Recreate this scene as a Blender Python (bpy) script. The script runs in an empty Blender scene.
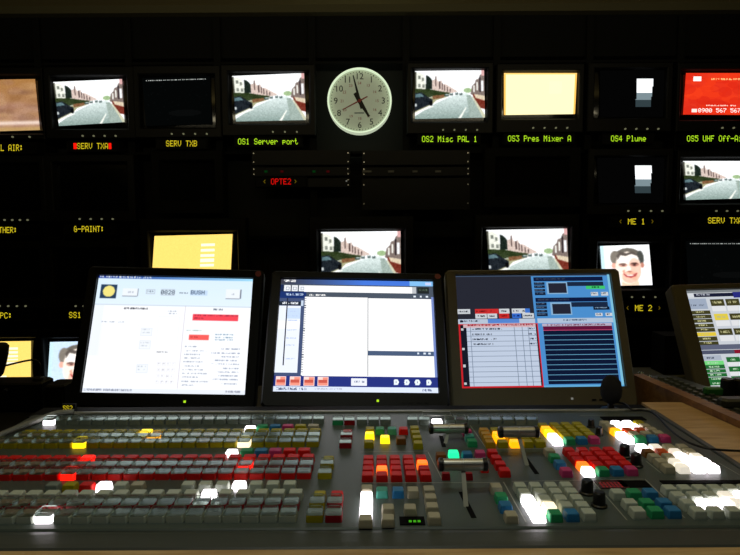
import bpy, math, random
import numpy as np
from math import sin, cos, radians, pi
from mathutils import Vector, Matrix
random.seed(7); rng = np.random.default_rng(3)
S = bpy.context.scene
COL = S.collection

# ------------------------------------------------------------------ camera, world, lights, exposure
F = 575.0; CX, CY = 370.0, 277.5; PITCH = radians(4.72); ROLL = radians(.3); CZ = 1.2
fw = np.array([0, cos(PITCH), -sin(PITCH)]); up0 = np.array([0, sin(PITCH), cos(PITCH)]); rt0 = np.array([1., 0, 0])
rt = rt0*cos(ROLL) - up0*sin(ROLL); up = up0*cos(ROLL) + rt0*sin(ROLL)
cam = bpy.data.cameras.new('camera'); cam.sensor_width = 36; cam.lens = F/740*36; cam.clip_start = .02
co = bpy.data.objects.new('camera', cam); COL.objects.link(co)
co.matrix_world = Matrix(((rt[0], up[0], -fw[0], 0), (rt[1], up[1], -fw[1], 0), (rt[2], up[2], -fw[2], CZ), (0, 0, 0, 1)))
S.camera = co
w = bpy.data.worlds.new('world'); S.world = w; w.use_nodes = True
w.node_tree.nodes['Background'].inputs[0].default_value = (.25, .27, .22, 1)
w.node_tree.nodes['Background'].inputs[1].default_value = .004
def area(name, loc, rot, sx, sy, e, col):
    l = bpy.data.lights.new(name, 'AREA'); l.shape = 'RECTANGLE'; l.size = sx; l.size_y = sy; l.energy = e; l.color = col
    o = bpy.data.objects.new(name, l); COL.objects.link(o); o.location = loc; o.rotation_euler = rot; return o
def spot(name, loc, aim, e, ang, col, r=.06, blend=.6):
    l = bpy.data.lights.new(name, 'SPOT'); l.energy = e; l.color = col; l.spot_size = radians(ang); l.spot_blend = blend; l.shadow_soft_size = r
    o = bpy.data.objects.new(name, l); COL.objects.link(o); o.location = loc
    o.rotation_euler = (Vector(aim)-Vector(loc)).to_track_quat('-Z', 'Y').to_euler(); return o
# dimmed ceiling downlights over the desk, and an added unseen fill brightening the ceiling
spot('downlight_desk', (-.05, .36, 2.0), (-.05, .64, .9), 9.5, 60, (.93, 1, .9))
spot('downlight_side', (.75, .7, 2.0), (.66, .86, .9), 3.2, 46, (1, .86, .6))
area('ceiling_fill', (0, .75, 1.72), (radians(160), 0, 0), 2.6, .3, 11.5, (1, .88, .58))
S.view_settings.view_transform = 'Standard'; S.view_settings.look = 'None'
S.view_settings.exposure = 0; S.view_settings.gamma = 1; S.view_settings.use_curve_mapping = False

# ------------------------------------------------------------------ helpers
def lin(c): return tuple((v/255/12.92 if v/255 <= .04045 else ((v/255+.055)/1.055)**2.4) for v in c)
MATS = {}
def mat(name, rgb, rough=.5, metal=0, emit=None, es=0, bump=0, bscale=200, var=0, coat=0, spec=.5, alpha=None):
    if name in MATS: return MATS[name]
    m = bpy.data.materials.new(name); m.use_nodes = True; nt = m.node_tree; b = nt.nodes['Principled BSDF']
    c = (*lin(rgb), 1); b.inputs['Base Color'].default_value = c
    b.inputs['Roughness'].default_value = rough; b.inputs['Metallic'].default_value = metal
    b.inputs['Coat Weight'].default_value = coat; b.inputs['Specular IOR Level'].default_value = spec
    if emit: b.inputs['Emission Color'].default_value = (*lin(emit), 1); b.inputs['Emission Strength'].default_value = es
    if var or bump:
        t = nt.nodes.new('ShaderNodeTexCoord'); n = nt.nodes.new('ShaderNodeTexNoise'); n.inputs['Scale'].default_value = bscale
        n.inputs['Detail'].default_value = 4; nt.links.new(t.outputs['Object'], n.inputs['Vector'])
        if var:
            r = nt.nodes.new('ShaderNodeMapRange'); r.inputs['To Min'].default_value = 1-var; r.inputs['To Max'].default_value = 1+var
            x = nt.nodes.new('ShaderNodeVectorMath'); x.operation = 'SCALE'; x.inputs[0].default_value = c[:3]
            nt.links.new(n.outputs['Fac'], r.inputs['Value']); nt.links.new(r.outputs[0], x.inputs['Scale']); nt.links.new(x.outputs[0], b.inputs['Base Color'])
        if bump:
            k = nt.nodes.new('ShaderNodeBump'); k.inputs['Strength'].default_value = bump; k.inputs['Distance'].default_value = .001
            nt.links.new(n.outputs['Fac'], k.inputs['Height']); nt.links.new(k.outputs[0], b.inputs['Normal'])
    MATS[name] = m; return m
def emis(name, rgb, s):
    if name in MATS: return MATS[name]
    m = bpy.data.materials.new(name); m.use_nodes = True; nt = m.node_tree; nt.nodes.clear()
    e = nt.nodes.new('ShaderNodeEmission'); e.inputs[0].default_value = (*lin(rgb), 1); e.inputs[1].default_value = s
    o = nt.nodes.new('ShaderNodeOutputMaterial'); nt.links.new(e.outputs[0], o.inputs[0]); MATS[name] = m; return m
def picture_mat(name, s):
    m = bpy.data.materials.new(name); m.use_nodes = True; nt = m.node_tree; nt.nodes.clear()
    a = nt.nodes.new('ShaderNodeAttribute'); a.attribute_name = 'picture'
    e = nt.nodes.new('ShaderNodeEmission'); e.inputs[1].default_value = s
    o = nt.nodes.new('ShaderNodeOutputMaterial'); nt.links.new(a.outputs['Color'], e.inputs[0]); nt.links.new(e.outputs[0], o.inputs[0]); return m
def wood(name, a, b_, sc=1.0):
    m = bpy.data.materials.new(name); m.use_nodes = True; nt = m.node_tree; b = nt.nodes['Principled BSDF']
    t = nt.nodes.new('ShaderNodeTexCoord'); mp = nt.nodes.new('ShaderNodeMapping'); mp.inputs['Scale'].default_value = (3*sc, 26*sc, 26*sc)
    n = nt.nodes.new('ShaderNodeTexNoise'); n.inputs['Scale'].default_value = 2.2; n.inputs['Detail'].default_value = 8; n.inputs['Distortion'].default_value = 1.4
    r = nt.nodes.new('ShaderNodeValToRGB'); r.color_ramp.elements[0].position = .3; r.color_ramp.elements[1].position = .72
    r.color_ramp.elements[0].color = (*lin(a), 1); r.color_ramp.elements[1].color = (*lin(b_), 1)
    nt.links.new(t.outputs['Object'], mp.inputs[0]); nt.links.new(mp.outputs[0], n.inputs['Vector']); nt.links.new(n.outputs['Fac'], r.inputs[0])
    nt.links.new(r.outputs[0], b.inputs['Base Color']); b.inputs['Roughness'].default_value = .42; return m
def clear_mat():
    m = bpy.data.materials.new('clear_acrylic'); m.use_nodes = True; nt = m.node_tree; nt.nodes.clear()
    tr = nt.nodes.new('ShaderNodeBsdfTransparent'); tr.inputs[0].default_value = (.86, .9, .88, 1)
    g = nt.nodes.new('ShaderNodeBsdfGlossy'); g.inputs['Roughness'].default_value = .28; g.inputs[0].default_value = (.62, .68, .65, 1)
    d = nt.nodes.new('ShaderNodeBsdfDiffuse'); d.inputs[0].default_value = (.30, .36, .33, 1)
    f = nt.nodes.new('ShaderNodeFresnel'); f.inputs[0].default_value = 1.22
    x = nt.nodes.new('ShaderNodeMixShader'); y = nt.nodes.new('ShaderNodeMixShader'); y.inputs[0].default_value = .06
    nt.links.new(tr.outputs[0], y.inputs[1]); nt.links.new(d.outputs[0], y.inputs[2])
    nt.links.new(f.outputs[0], x.inputs[0]); nt.links.new(y.outputs[0], x.inputs[1]); nt.links.new(g.outputs[0], x.inputs[2])
    o = nt.nodes.new('ShaderNodeOutputMaterial'); nt.links.new(x.outputs[0], o.inputs[0]); return m

def ray(px, py): return fw*F + rt*(px-CX) - up*(py-CY)
def onz(px, py, z): d = ray(px, py); return np.array([0, 0, CZ]) + d*((z-CZ)/d[2])
def ony(px, py, y): d = ray(px, py); return np.array([0, 0, CZ]) + d*(y/d[1])

def mesh(name, vf, m):
    me = bpy.data.meshes.new(name); me.from_pydata([tuple(map(float, v)) for v in vf[0]], [], vf[1]); me.materials.append(m); me.update(); return me
def link(name, me, parent=None, loc=(0, 0, 0), rot=(0, 0, 0), sc=None, **p):
    o = bpy.data.objects.new(name, me); COL.objects.link(o); o.parent = parent; o.location = loc; o.rotation_euler = rot
    if sc: o.scale = sc
    for k, v in p.items(): o[k] = v
    return o
def obj(name, vf, m, parent=None, loc=(0, 0, 0), rot=(0, 0, 0), smooth=False, **p):
    me = mesh(name, vf, m)
    if smooth: me.shade_smooth() if hasattr(me, 'shade_smooth') else None
    return link(name, me, parent, loc, rot, **p)
def thing(name, label, cat, loc, rot=(0, 0, 0), group=None):
    o = link(name, None, None, loc, rot, label=label, category=cat)
    if group: o['group'] = group
    return o
def join(*vfs):
    V = []; Fc = []
    for v, f in vfs:
        n = len(V); V += list(v); Fc += [tuple(i+n for i in q) for q in f]
    return V, Fc
BF = [(0, 3, 2, 1), (4, 5, 6, 7), (0, 1, 5, 4), (1, 2, 6, 5), (2, 3, 7, 6), (3, 0, 4, 7)]
def box(x0, x1, y0, y1, z0, z1):
    return [(x0, y0, z0), (x1, y0, z0), (x1, y1, z0), (x0, y1, z0), (x0, y0, z1), (x1, y0, z1), (x1, y1, z1), (x0, y1, z1)], BF
def loft(rings, cap=True):
    n = len(rings[0]); V = [p for r in rings for p in r]; f = []
    for k in range(len(rings)-1):
        for i in range(n):
            j = (i+1) % n; f.append((k*n+i, k*n+j, (k+1)*n+j, (k+1)*n+i))
    if cap: f.append(tuple(reversed(range(n)))); f.append(tuple((len(rings)-1)*n+i for i in range(n)))
    return V, f
def bevbox(x0, x1, y0, y1, z0, z1, b):     # box with chamfered vertical edges and chamfered top and bottom
    def ring(i, z):
        c = b; X0, X1, Y0, Y1 = x0+i, x1-i, y0+i, y1-i
        return [(X0+c, Y0, z), (X1-c, Y0, z), (X1, Y0+c, z), (X1, Y1-c, z), (X1-c, Y1, z), (X0+c, Y1, z), (X0, Y1-c, z), (X0, Y0+c, z)]
    return loft([ring(b*.6, z0), ring(0, z0+b*.6), ring(0, z1-b*.6), ring(b*.6, z1)])
def prism(poly, z0, z1): return loft([[(x, y, z0) for x, y in poly], [(x, y, z1) for x, y in poly]])
def lathe(prof, n=24, axis='z'):
    rings = []
    for r, h in prof:
        rg = []
        for i in range(n):
            a = 2*pi*i/n; x, y = r*cos(a), r*sin(a)
            rg.append((x, y, h) if axis == 'z' else ((h, x, y) if axis == 'x' else (x, h, -y)))
        rings.append(rg)
    return loft(rings)
def ring_only(prof, n=64, axis='y'):
    V, f = lathe(prof, n, axis); return V, f[:-2]
def tube(pts, r, n=8):
    P = [Vector(p) for p in pts]; rings = []
    R = r if isinstance(r, (list, tuple)) else [r]*len(P)
    for i, p in enumerate(P):
        d = (P[min(i+1, len(P)-1)]-P[max(i-1, 0)]).normalized(); a = d.cross(Vector((0, 0, 1)))
        if a.length < .05: a = d.cross(Vector((1, 0, 0)))
        a.normalize(); b = d.cross(a)
        rings.append([tuple(p + (a*cos(2*pi*k/n)+b*sin(2*pi*k/n))*R[i]) for k in range(n)])
    return loft(rings)
def smoothpath(pts, n=6):
    P = [Vector(p) for p in pts]; P = [P[0]*2-P[1]]+P+[P[-1]*2-P[-2]]; o = []
    for i in range(1, len(P)-2):
        for k in range(n):
            t = k/n; a, b, c, d = P[i-1:i+3]
            o.append(.5*((2*b)+(c-a)*t+(2*a-5*b+4*c-d)*t*t+(3*b-a-3*c+d)*t**3))
    o.append(P[-2]); return o
def text_vf(s, size, ext=0):
    cu = bpy.data.curves.new('t', 'FONT'); cu.body = s; cu.size = size; cu.align_x = 'CENTER'; cu.align_y = 'CENTER'; cu.extrude = ext; cu.resolution_u = 3
    o = bpy.data.objects.new('t', cu); COL.objects.link(o); bpy.context.view_layer.update()
    me = bpy.data.meshes.new_from_object(o.evaluated_get(bpy.context.evaluated_depsgraph_get()))
    V = [tuple(v.co) for v in me.vertices]; Fc = [tuple(p.vertices) for p in me.polygons]
    bpy.data.objects.remove(o); bpy.data.meshes.remove(me); return V, Fc

# ------------------------------------------------------------------ dot matrix font and raster pictures
FONT = {}
for ln in '''A 7E1111117E|B 7F49494936|C 3E41414122|D 7F4141413E|E 7F49494941|F 7F09090901|G 3E41495A38|H 7F0808087F|I 00417F4100|K 7F08142241|L 7F40404040|M 7F020C027F|N 7F0408107F|O 3E4141413E|P 7F09090906|R 7F09192946|S 2649494932|T 01017F0101|U 3F4040403F|V 1F2040201F|W 3F4038403F|X 6314081463|Y 0304780403|Z 6151494543|0 3E5149453E|1 00427F4000|2 4261514946|3 2141454B31|4 1814127F10|5 2745454539|6 3C4A494930|7 0171090503|8 3649494936|9 064949291E|: 0036360000|- 0808080808|. 0060600000|a 2054545478|b 7F48444438|c 3844444420|d 384444487F|e 3854545418|f 087E090102|g 0C5252523E|h 7F08040478|i 00447D4000|k 7F10284400|l 00417F4000|m 7C04180478|n 7C08040478|o 3844444438|p 7C14141408|r 7C08040408|s 4854545420|t 043F444020|u 3C4040207C|v 1C2040201C|w 3C4030403C|x 4428102844|y 0C5050503C|< 0008142200|> 0022140800'''.split('|'):
    FONT[ln[0]] = [int(ln[2+i*2:4+i*2], 16) for i in range(5)]
def dots(s):
    out = []
    for k, ch in enumerate(s):
        for c, col in enumerate(FONT.get(ch, [0]*5)):
            for r in range(7):
                if col >> r & 1: out.append((k*6+c, r))
    return out
class Can:
    def __init__(s, w, h, bg): s.w, s.h = w, h; s.a = np.zeros((h, w, 3)); s.a[:] = bg; s.yy, s.xx = np.mgrid[0:h, 0:w]; s.xx = (s.xx+.5)/w; s.yy = (s.yy+.5)/h
    def rect(s, x0, y0, x1, y1, c): s.a[(s.xx >= x0) & (s.xx < x1) & (s.yy >= y0) & (s.yy < y1)] = c
    def ell(s, x, y, rx, ry, c, k=1): m = ((s.xx-x)/rx)**2+((s.yy-y)/ry)**2 < 1; s.a[m] = s.a[m]*(1-k)+np.array(c)*k
    def poly(s, P, c):
        m = np.zeros((s.h, s.w), bool)
        for i in range(len(P)):
            (x0, y0), (x1, y1) = P[i], P[(i+1) % len(P)]
            if y0 == y1: continue
            m ^= ((s.yy > min(y0, y1)) & (s.yy <= max(y0, y1)) & (s.xx < x0+(s.yy-y0)*(x1-x0)/(y1-y0)))
        s.a[m] = c
    def frame(s, x0, y0, x1, y1, c, t=1):
        a, b = t/s.w, t/s.h; s.rect(x0, y0, x1, y0+b, c); s.rect(x0, y1-b, x1, y1, c); s.rect(x0, y0, x0+a, y1, c); s.rect(x1-a, y0, x1, y1, c)
    def scrib(s, x0, y, x1, c, h=2, seed=0):    # a line of print too small to read
        r = random.Random(seed+int(x0*999+y*7777)); X0, X1, Y = int(x0*s.w), int(x1*s.w), int(y*s.h)
        for X in range(X0, X1):
            if r.random() < .72:
                for j in range(h):
                    if r.random() < .75 and Y+j < s.h: s.a[Y+j, min(X, s.w-1)] = c
    def text(s, x, y, t, c, k=1):
        X0, Y0 = int(x*s.w), int(y*s.h)
        for a, b in dots(t):
            X, Y = X0+a*k, Y0+b*k
            if X < s.w-k and Y < s.h-k: s.a[Y:Y+k, X:X+k] = c
    def noise(s, k): s.a = np.clip(s.a + rng.normal(0, k, s.a.shape[:2])[..., None], 0, 255)
    def blur(s, n=1):
        for _ in range(n):
            p = np.pad(s.a, ((1, 1), (1, 1), (0, 0)), 'edge')
            s.a = (p[:-2, 1:-1]+p[2:, 1:-1]+p[1:-1, :-2]+p[1:-1, 2:]+2*s.a)/6
    def vgrad(s, c0, c1): t = s.yy[..., None]; s.a = np.array(c0)*(1-t)+np.array(c1)*t
def picture_mesh(name, can, quad, m):       # run-length merged coloured cells over the quad TL,TR,BR,BL
    a = can.a.astype(int); H, W = a.shape[:2]; q = [np.array(p, float) for p in quad]; V = []; C = []
    L = lambda u, v: (q[0]*(1-u)+q[1]*u)*(1-v)+(q[3]*(1-u)+q[2]*u)*v
    for y in range(H):
        x = 0
        while x < W:
            e = x+1
            while e < W and (a[y, e] == a[y, x]).all(): e += 1
            V += [L(x/W, (y+1)/H), L(e/W, (y+1)/H), L(e/W, y/H), L(x/W, y/H)]; C.append(lin(a[y, x])+(1,)); x = e
    n = len(C); me = bpy.data.meshes.new(name); me.vertices.add(4*n); me.loops.add(4*n); me.polygons.add(n)
    me.vertices.foreach_set('co', np.array(V).ravel()); me.loops.foreach_set('vertex_index', np.arange(4*n))
    me.polygons.foreach_set('loop_start', np.arange(n)*4); me.polygons.foreach_set('loop_total', np.full(n, 4))
    at = me.color_attributes.new('picture', 'FLOAT_COLOR', 'CORNER'); at.data.foreach_set('color', np.repeat(np.array(C), 4, axis=0).ravel())
    me.materials.append(m); me.update(); me.validate(); return me

# ------------------------------------------------------------------ materials
black = mat('black_plastic', (8, 9, 8), .5, spec=.2, bump=.15, bscale=900)
bezelm = mat('charcoal_bezel', (8, 9, 8), .55, spec=.25)
dark = mat('matt_black', (7, 8, 7), .8, spec=.2)
glassm = mat('dark_tube_glass', (7, 8, 8), .12, coat=.4)
lcdgrey = mat('warm_grey_plastic', (96, 92, 76), .5, bump=.1, bscale=900)
panelm = mat('console_panel', (70, 80, 76), .42, bump=.2, bscale=1500, var=.05)
chinm = mat('console_armrest', (66, 71, 68), .38, bump=.25, bscale=1200)
trimm = mat('grey_trim', (120, 122, 112), .4)
linem = mat('panel_print', (150, 152, 146), .5)
slotm = mat('slot_black', (3, 3, 3), .8, spec=.1)
steel = mat('brushed_steel', (200, 200, 195), .36, 1)
knobm = mat('knob_black', (14, 15, 16), .35)
woodl = wood('light_beech', (176, 138, 84), (216, 184, 130)); woodd = wood('brown_beech', (128, 86, 40), (166, 122, 66))
clear = clear_mat()
MCRT = picture_mat('tube_picture', 1.3); MLCD = picture_mat('lcd_picture', 1.1); MLCDD = picture_mat('lcd_picture_dim', .8)

# ------------------------------------------------------------------ the room
def struct(name, vf, m, parent=None, **k):
    o = obj(name, vf, m, parent, **k)
    if parent is None: o['kind'] = 'structure'
    return o
WY = 2.42
wallm = mat('wall_dark_paint', (22, 24, 21), .85, var=.1, bscale=20)
struct('floor', box(-2.6, 2.6, -2.6, 2.6, -.05, 0), mat('carpet_dark', (34, 35, 38), .95, bump=.6, bscale=400))
struct('wall_back', box(-2.6, 2.6, WY+.12, WY+.2, 0, 2.4), wallm)
struct('wall_left', box(-2.6, -2.5, -2.6, 2.54, 0, 2.4), wallm)
struct('wall_right', box(2.5, 2.6, -2.6, 2.54, 0, 2.4), wallm)
ceilm = mat('ceiling_cream', (150, 138, 96), .9, var=.06, bscale=30)
cz = ony(370, 9, WY)[2]
struct('ceiling', box(-2.6, 2.6, -2.6, 2.6, cz+.012, cz+.07), ceilm)
struct('trim_1', join(box(-2.5, 2.5, WY-.02, WY+.10, cz-.018, cz+.012)), mat('trim_olive', (78, 74, 48), .8))

# ------------------------------------------------------------------ the monitor wall
rack = thing('equipment_rack', 'black full-height rack frame that carries the wall of monitors', 'rack', (0, WY+.05, 0))
def wx(px, py=200): return ony(px, py, WY)[0]
def wz(py, px=370): return ony(px, py, WY)[2]
for px in (-46, 45, 134, 221, 314, 406, 495, 586, 675, 766):
    x = wx(px); obj('upright', join(box(x-.006, x+.006, -.05, .05, .0, cz-.03), box(x-.014, x+.014, -.054, -.05, .3, cz-.03)), dark, rack)
for py in (62, 152, 236, 322, 408):
    z = wz(py); obj('shelf', box(wx(-46), wx(766), -.05, .05, z-.006, z+.004), dark, rack)
obj('header_panel', box(wx(-46)-.02, wx(766)+.02, -.03, .05, wz(56), cz-.02), dark, rack)
obj('plinth', box(wx(-46), wx(766), -.025, .05, .0, .1), dark, rack)

def frame_vf(o, i, yf, yb, yr, b=.004):
    def R(q, y, g=0): x0, x1, z0, z1 = q; return [(x0+g, y, z0+g), (x1-g, y, z0+g), (x1-g, y, z1-g), (x0+g, y, z1-g)]
    rings = [R(o, yb), R(o, yf+b), R(o, yf, b), R(i, yf, -b), R(i, yf+b), R(i, yr, .006)]
    V, f = loft(rings, cap=False); f.append((3, 2, 1, 0)); return V, f
ledm = emis('pale_indicator', (170, 170, 130), .35)
knob_me = mesh('control_knob', lathe([(.0035, 0), (.0035, -.006), (.0022, -.0075)], 10, 'y'), ledm)
def monitor(cell, open_, quad, can, label, knobs=None, group=None, name='tube_monitor', pm=None, extra=None):
    """cell/open_ are x0,y0,x1,y1 of the case and of its opening, measured on the wall plane; quad = lit raster"""
    YF = WY-.055
    a, b = ony(cell[0], cell[3], YF), ony(cell[2], cell[1], YF); c, d = ony(open_[0], open_[3], YF), ony(open_[2], open_[1], YF)
    ox, oz = (a[0]+b[0])/2, a[2]; L = np.array([ox, YF, oz])
    t = thing(name, label, 'monitor', (ox, YF, oz), group=group or 'tube monitors on the monitor wall')
    o = (a[0]-ox, b[0]-ox, 0, b[2]-oz); i = (c[0]-ox, d[0]-ox, c[2]-oz, d[2]-oz)
    obj('casing', frame_vf(o, i, 0, .05, .03), bezelm, t)
    # slightly bulging tube glass
    N = 8; V = []; Fc = []
    for r in range(N+1):
        for s in range(N+1):
            u, v = s/N*2-1, r/N*2-1; V.append((i[0]+(i[1]-i[0])*(s/N), .0215+.012*(u*u+v*v)/2, i[2]+(i[3]-i[2])*(r/N)))
    for r in range(N):
        for s in range(N): k = r*(N+1)+s; Fc.append((k, k+1, k+N+2, k+N+1))
    obj('screen_glass', (V, Fc), glassm, t, smooth=True)
    if can is not None:
        q = [ony(*p, YF+.0195)-L for p in quad]
        link('picture', picture_mesh('picture', can, q, pm or MCRT), t)
    for kx, ky in (knobs or []):
        p = ony(kx, ky, YF)-L; link('control_knob', knob_me, t, (p[0], 0, p[2]))
    if extra: extra(t, L, YF)
    return t
def lettering(s, x0, x1, y0, y1, Y, L, m, t, name='lettering'):
    D = dots(s); n = len(s)*6-1; V = []; Fc = []
    for c, r in D:
        X0, X1 = x0+(x1-x0)*c/n, x0+(x1-x0)*(c+.92)/n; Z0, Z1 = y0+(y1-y0)*r/7, y0+(y1-y0)*(r+.92)/7
        k = len(V); V += [ony(X0, Z1, Y)-L, ony(X1, Z1, Y)-L, ony(X1, Z0, Y)-L, ony(X0, Z0, Y)-L]; Fc.append((k, k+1, k+2, k+3))
    return obj(name, (V, Fc), m, t)
GRN = emis('lamp_text_lime', (196, 255, 40), .95); YEL = emis('lamp_text_yellow', (246, 222, 40), .8); REDL = emis('lamp_text_red', (255, 24, 10), 1.1)
def sign(s, x0, x1, y0, y1, m, label, red=None, marks=None, name='display_sign'):
    Y = WY-.062; cx = (x0+x1)/2
    hw = max(26, (x1-x0)/2+4); a, b = ony(cx-hw, y1+3, Y), ony(cx+hw, y0-2.5, Y); L = np.array([(a[0]+b[0])/2, Y, a[2]])
    t = thing(name, label, 'sign', tuple(L), group='lettered signs under the monitors')
    w2 = (b[0]-a[0])/2; h = b[2]-a[2]
    obj('housing', frame_vf((-w2, w2, 0, h), (-w2+.004, w2-.004, .004, h-.004), 0, .05, .003, .0015), dark, t)
    obj('window', box(-w2+.006, w2-.006, .0024, .004, .006, h-.006), mat('smoked_window', (4, 5, 4), .6, spec=.15), t)
    lettering(s, x0, x1, y0, y1, Y+.0018, L, m, t)
    for p, q in (red or []):
        A, B = ony(p, y1, Y)-L, ony(q, y0, Y)-L; obj('tally_lamp', box(A[0], B[0], .0008, .0022, A[2], B[2]), REDL, t, label='small red tally lamp')
    for p in (marks or []): lettering('<' if p < cx else '>', p, p+3, y0+.5, y1-.5, Y+.0018, L, emis('lamp_text_dim', (200, 170, 30), .35), t, 'arrow_mark')
    return t

# pictures on the tubes
def street():
    c = Can(150, 100, (246, 249, 252))
    W_, R_ = (236, 236, 228), (158, 172, 166)
    c.poly([(0, .94), (.3, .68), (.5, .55), (.66, .48), (.76, .48), (.82, .6), (1, 1.02), (0, 1.02)], R_)
    for k in range(60):                                    # wet road is paler towards the horizon
        y = .48+k*.009; m = (c.yy > y) & (c.yy <= y+.009) & (np.abs(c.a-np.array(R_)).sum(2) < 1)
        c.a[m] = np.array((214, 226, 224))*(1-k/60)+np.array((128, 148, 142))*(k/60)
    c.poly([(.74, .52), (.80, .52), (.98, 1), (.78, 1)], (150, 166, 158))
    c.poly([(.62, 1), (.66, 1), (.74, .78), (.725, .78)], (232, 234, 224))
    c.poly([(0, .86), (.25, .7), (.3, .62), (.48, .54), (.5, .5), (.2, .56), (.0, .7)], (158, 156, 120))
    c.poly([(0, .05), (.06, .03), (.14, .09), (.16, .4), (0, .42)], (224, 226, 214)); c.rect(0, .02, .02, .5, (70, 70, 60))
    for x, y in ((.05, .1), (.1, .14), (.05, .27), (.11, .28)): c.rect(x, y, x+.03, y+.07, (120, 124, 116))
    c.poly([(.16, .09), (.2, .11), (.25, .2), (.25, .38), (.155, .38)], (24, 34, 28))
    c.poly([(.25, .2), (.29, .18), (.305, .08), (.32, .2), (.35, .24), (.38, .2), (.40, .28), (.44, .28), (.55, .38), (.62, .44), (.5, .48), (.25, .44)], (206, 186, 176))
    for x, y, h in ((.295, .12, .2), (.35, .22, .16), (.385, .26, .14), (.42, .3, .12), (.46, .34, .1), (.5, .38, .07)): c.rect(x, y, x+.014, y+h, (78, 62, 60))
    c.poly([(0, .37), (.2, .38), (.4, .44), (.5, .46), (.48, .52), (.3, .54), (.15, .55), (0, .52)], (44, 56, 30))
    c.poly([(.25, .52), (.42, .5), (.42, .56), (.26, .6)], (120, 84, 56))
    c.poly([(0, .46), (.1, .45), (.17, .53), (.25, .6), (.255, .68), (.19, .72), (0, .84)], (26, 32, 38))
    c.poly([(.01, .48), (.09, .47), (.14, .54), (.01, .55)], (86, 112, 118)); c.ell(.23, .68, .025, .05, (10, 10, 12)); c.rect(0, .68, .03, .74, (190, 196, 196))
    c.poly([(0, .86), (.26, .73), (.27, .75), (0, .89)], (238, 240, 232))
    for x, y, w_ in ((.43, .49, .06), (.5, .47, .05), (.58, .46, .04), (.64, .47, .04)): c.rect(x, y, x+w_, y+.05, (70, 84, 82)); c.rect(x+.01, y, x+w_-.01, y+.02, (190, 205, 205))
    c.ell(.76, .42, .06, .05, (150, 176, 130))
    c.poly([(.8, .5), (.82, .34), (.86, .28), (.88, .2), (.92, .18), (.94, .1), (1, .06), (1, .62), (.88, .56)], (120, 106, 100))
    c.rect(.84, .32, .86, .46, W_); c.rect(.89, .25, .91, .42, W_); c.rect(.955, .22, .99, .44, (238, 240, 244)); c.rect(.96, .0, 1, .12, (206, 160, 158)); c.rect(.93, .14, .945, .46, (44, 36, 40))
    c.poly([(.83, .5), (1, .54), (1, .82), (.9, .78), (.84, .58)], (112, 46, 34)); c.poly([(.85, .5), (1, .54), (1, .64), (.87, .58)], (206, 190, 164))
    c.poly([(.82, .56), (.84, .56), (1, .94), (1, 1), (.97, 1)], (196, 196, 170))
    c.noise(16); c.blur(2); c.noise(2.5); return c
STREET = street()
def face(w_=84, h_=90, tint=(250, 252, 255)):
    c = Can(w_, h_, tint); c.rect(0, 0, .07, 1, (196, 226, 236))
    c.poly([(.38, 1), (.40, .8), (.72, .8), (.74, 1)], (240, 208, 180))
    c.ell(.55, .34, .30, .27, (104, 98, 90)); c.ell(.29, .3, .10, .17, (128, 120, 110)); c.ell(.80, .33, .07, .19, (70, 72, 68))
    c.ell(.25, .5, .045, .07, (240, 176, 156)); c.ell(.83, .5, .035, .07, (190, 126, 108))
    c.ell(.54, .56, .26, .40, (253, 234, 220)); c.ell(.54, .34, .22, .15, (255, 244, 236))
    c.poly([(.32, .26), (.40, .14), (.52, .20), (.66, .15), (.80, .32), (.74, .27), (.62, .22), (.50, .27), (.40, .24), (.34, .36)], (92, 84, 78))
    c.ell(.67, .60, .13, .28, (232, 172, 146), .6); c.ell(.56, .79, .16, .15, (236, 168, 140), .6); c.ell(.44, .49, .09, .045, (196, 136, 118), .8); c.ell(.67, .48, .09, .05, (170, 108, 94), .8)
    c.ell(.43, .465, .075, .018, (96, 70, 62)); c.ell(.67, .455, .075, .02, (78, 54, 48)); c.ell(.45, .50, .035, .014, (70, 46, 44)); c.ell(.67, .495, .035, .014, (60, 40, 40))
    c.ell(.55, .58, .04, .08, (255, 240, 228)); c.ell(.56, .655, .055, .018, (176, 106, 90)); c.poly([(.42, .63), (.46, .60), (.47, .70), (.43, .72)], (222, 156, 134))
    c.poly([(.42, .70), (.50, .73), (.62, .73), (.72, .68), (.68, .77), (.58, .81), (.48, .78)], (170, 60, 60)); c.poly([(.46, .72), (.54, .74), (.64, .73), (.68, .71), (.62, .765), (.52, .765)], (255, 240, 234))
    c.noise(8); c.blur(3); return c
def pluge():
    c = Can(70, 60, (3, 3, 3)); c.poly([(.55, .18), (.79, .18), (.77, .48), (.54, .48)], (250, 252, 255)); c.poly([(.54, .48), (.77, .48), (.76, .63), (.535, .63)], (112, 128, 134)); c.poly([(.535, .63), (.76, .63), (.75, .78), (.53, .78)], (44, 56, 60)); return c
def brown():
    c = Can(70, 60, (0, 0, 0)); c.vgrad((158, 112, 62), (160, 122, 104)); 
    for _ in range(70): c.ell(random.random(), random.random()*.9, .06+.1*random.random(), .03+.07*random.random(), random.choice([(132, 90, 52), (186, 146, 104), (150, 108, 92), (116, 82, 66), (176, 138, 116)]), .35)
    c.rect(0, .82, 1, .88, (222, 200, 186)); c.rect(0, .93, 1, 1, (176, 142, 92)); c.blur(4); c.noise(3); return c
def orange(W=96, H=60):
    c = Can(W, H, (252, 214, 110))
    for k in range(5): c.rect(.60, .17+k*.095, .78, .225+k*.095, (255, 244, 214)); 
    c.rect(.25, .9, .6, .96, (255, 246, 214)); c.noise(2); return c
def cream():
    c = Can(80, 56, (255, 242, 186)); c.rect(0, 0, .03, 1, (250, 190, 90)); c.rect(.97, 0, 1, 1, (250, 190, 90)); c.rect(0, 0, 1, .03, (250, 200, 110)); c.rect(.62, .2, .8, .5, (255, 246, 190)); return c
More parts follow.
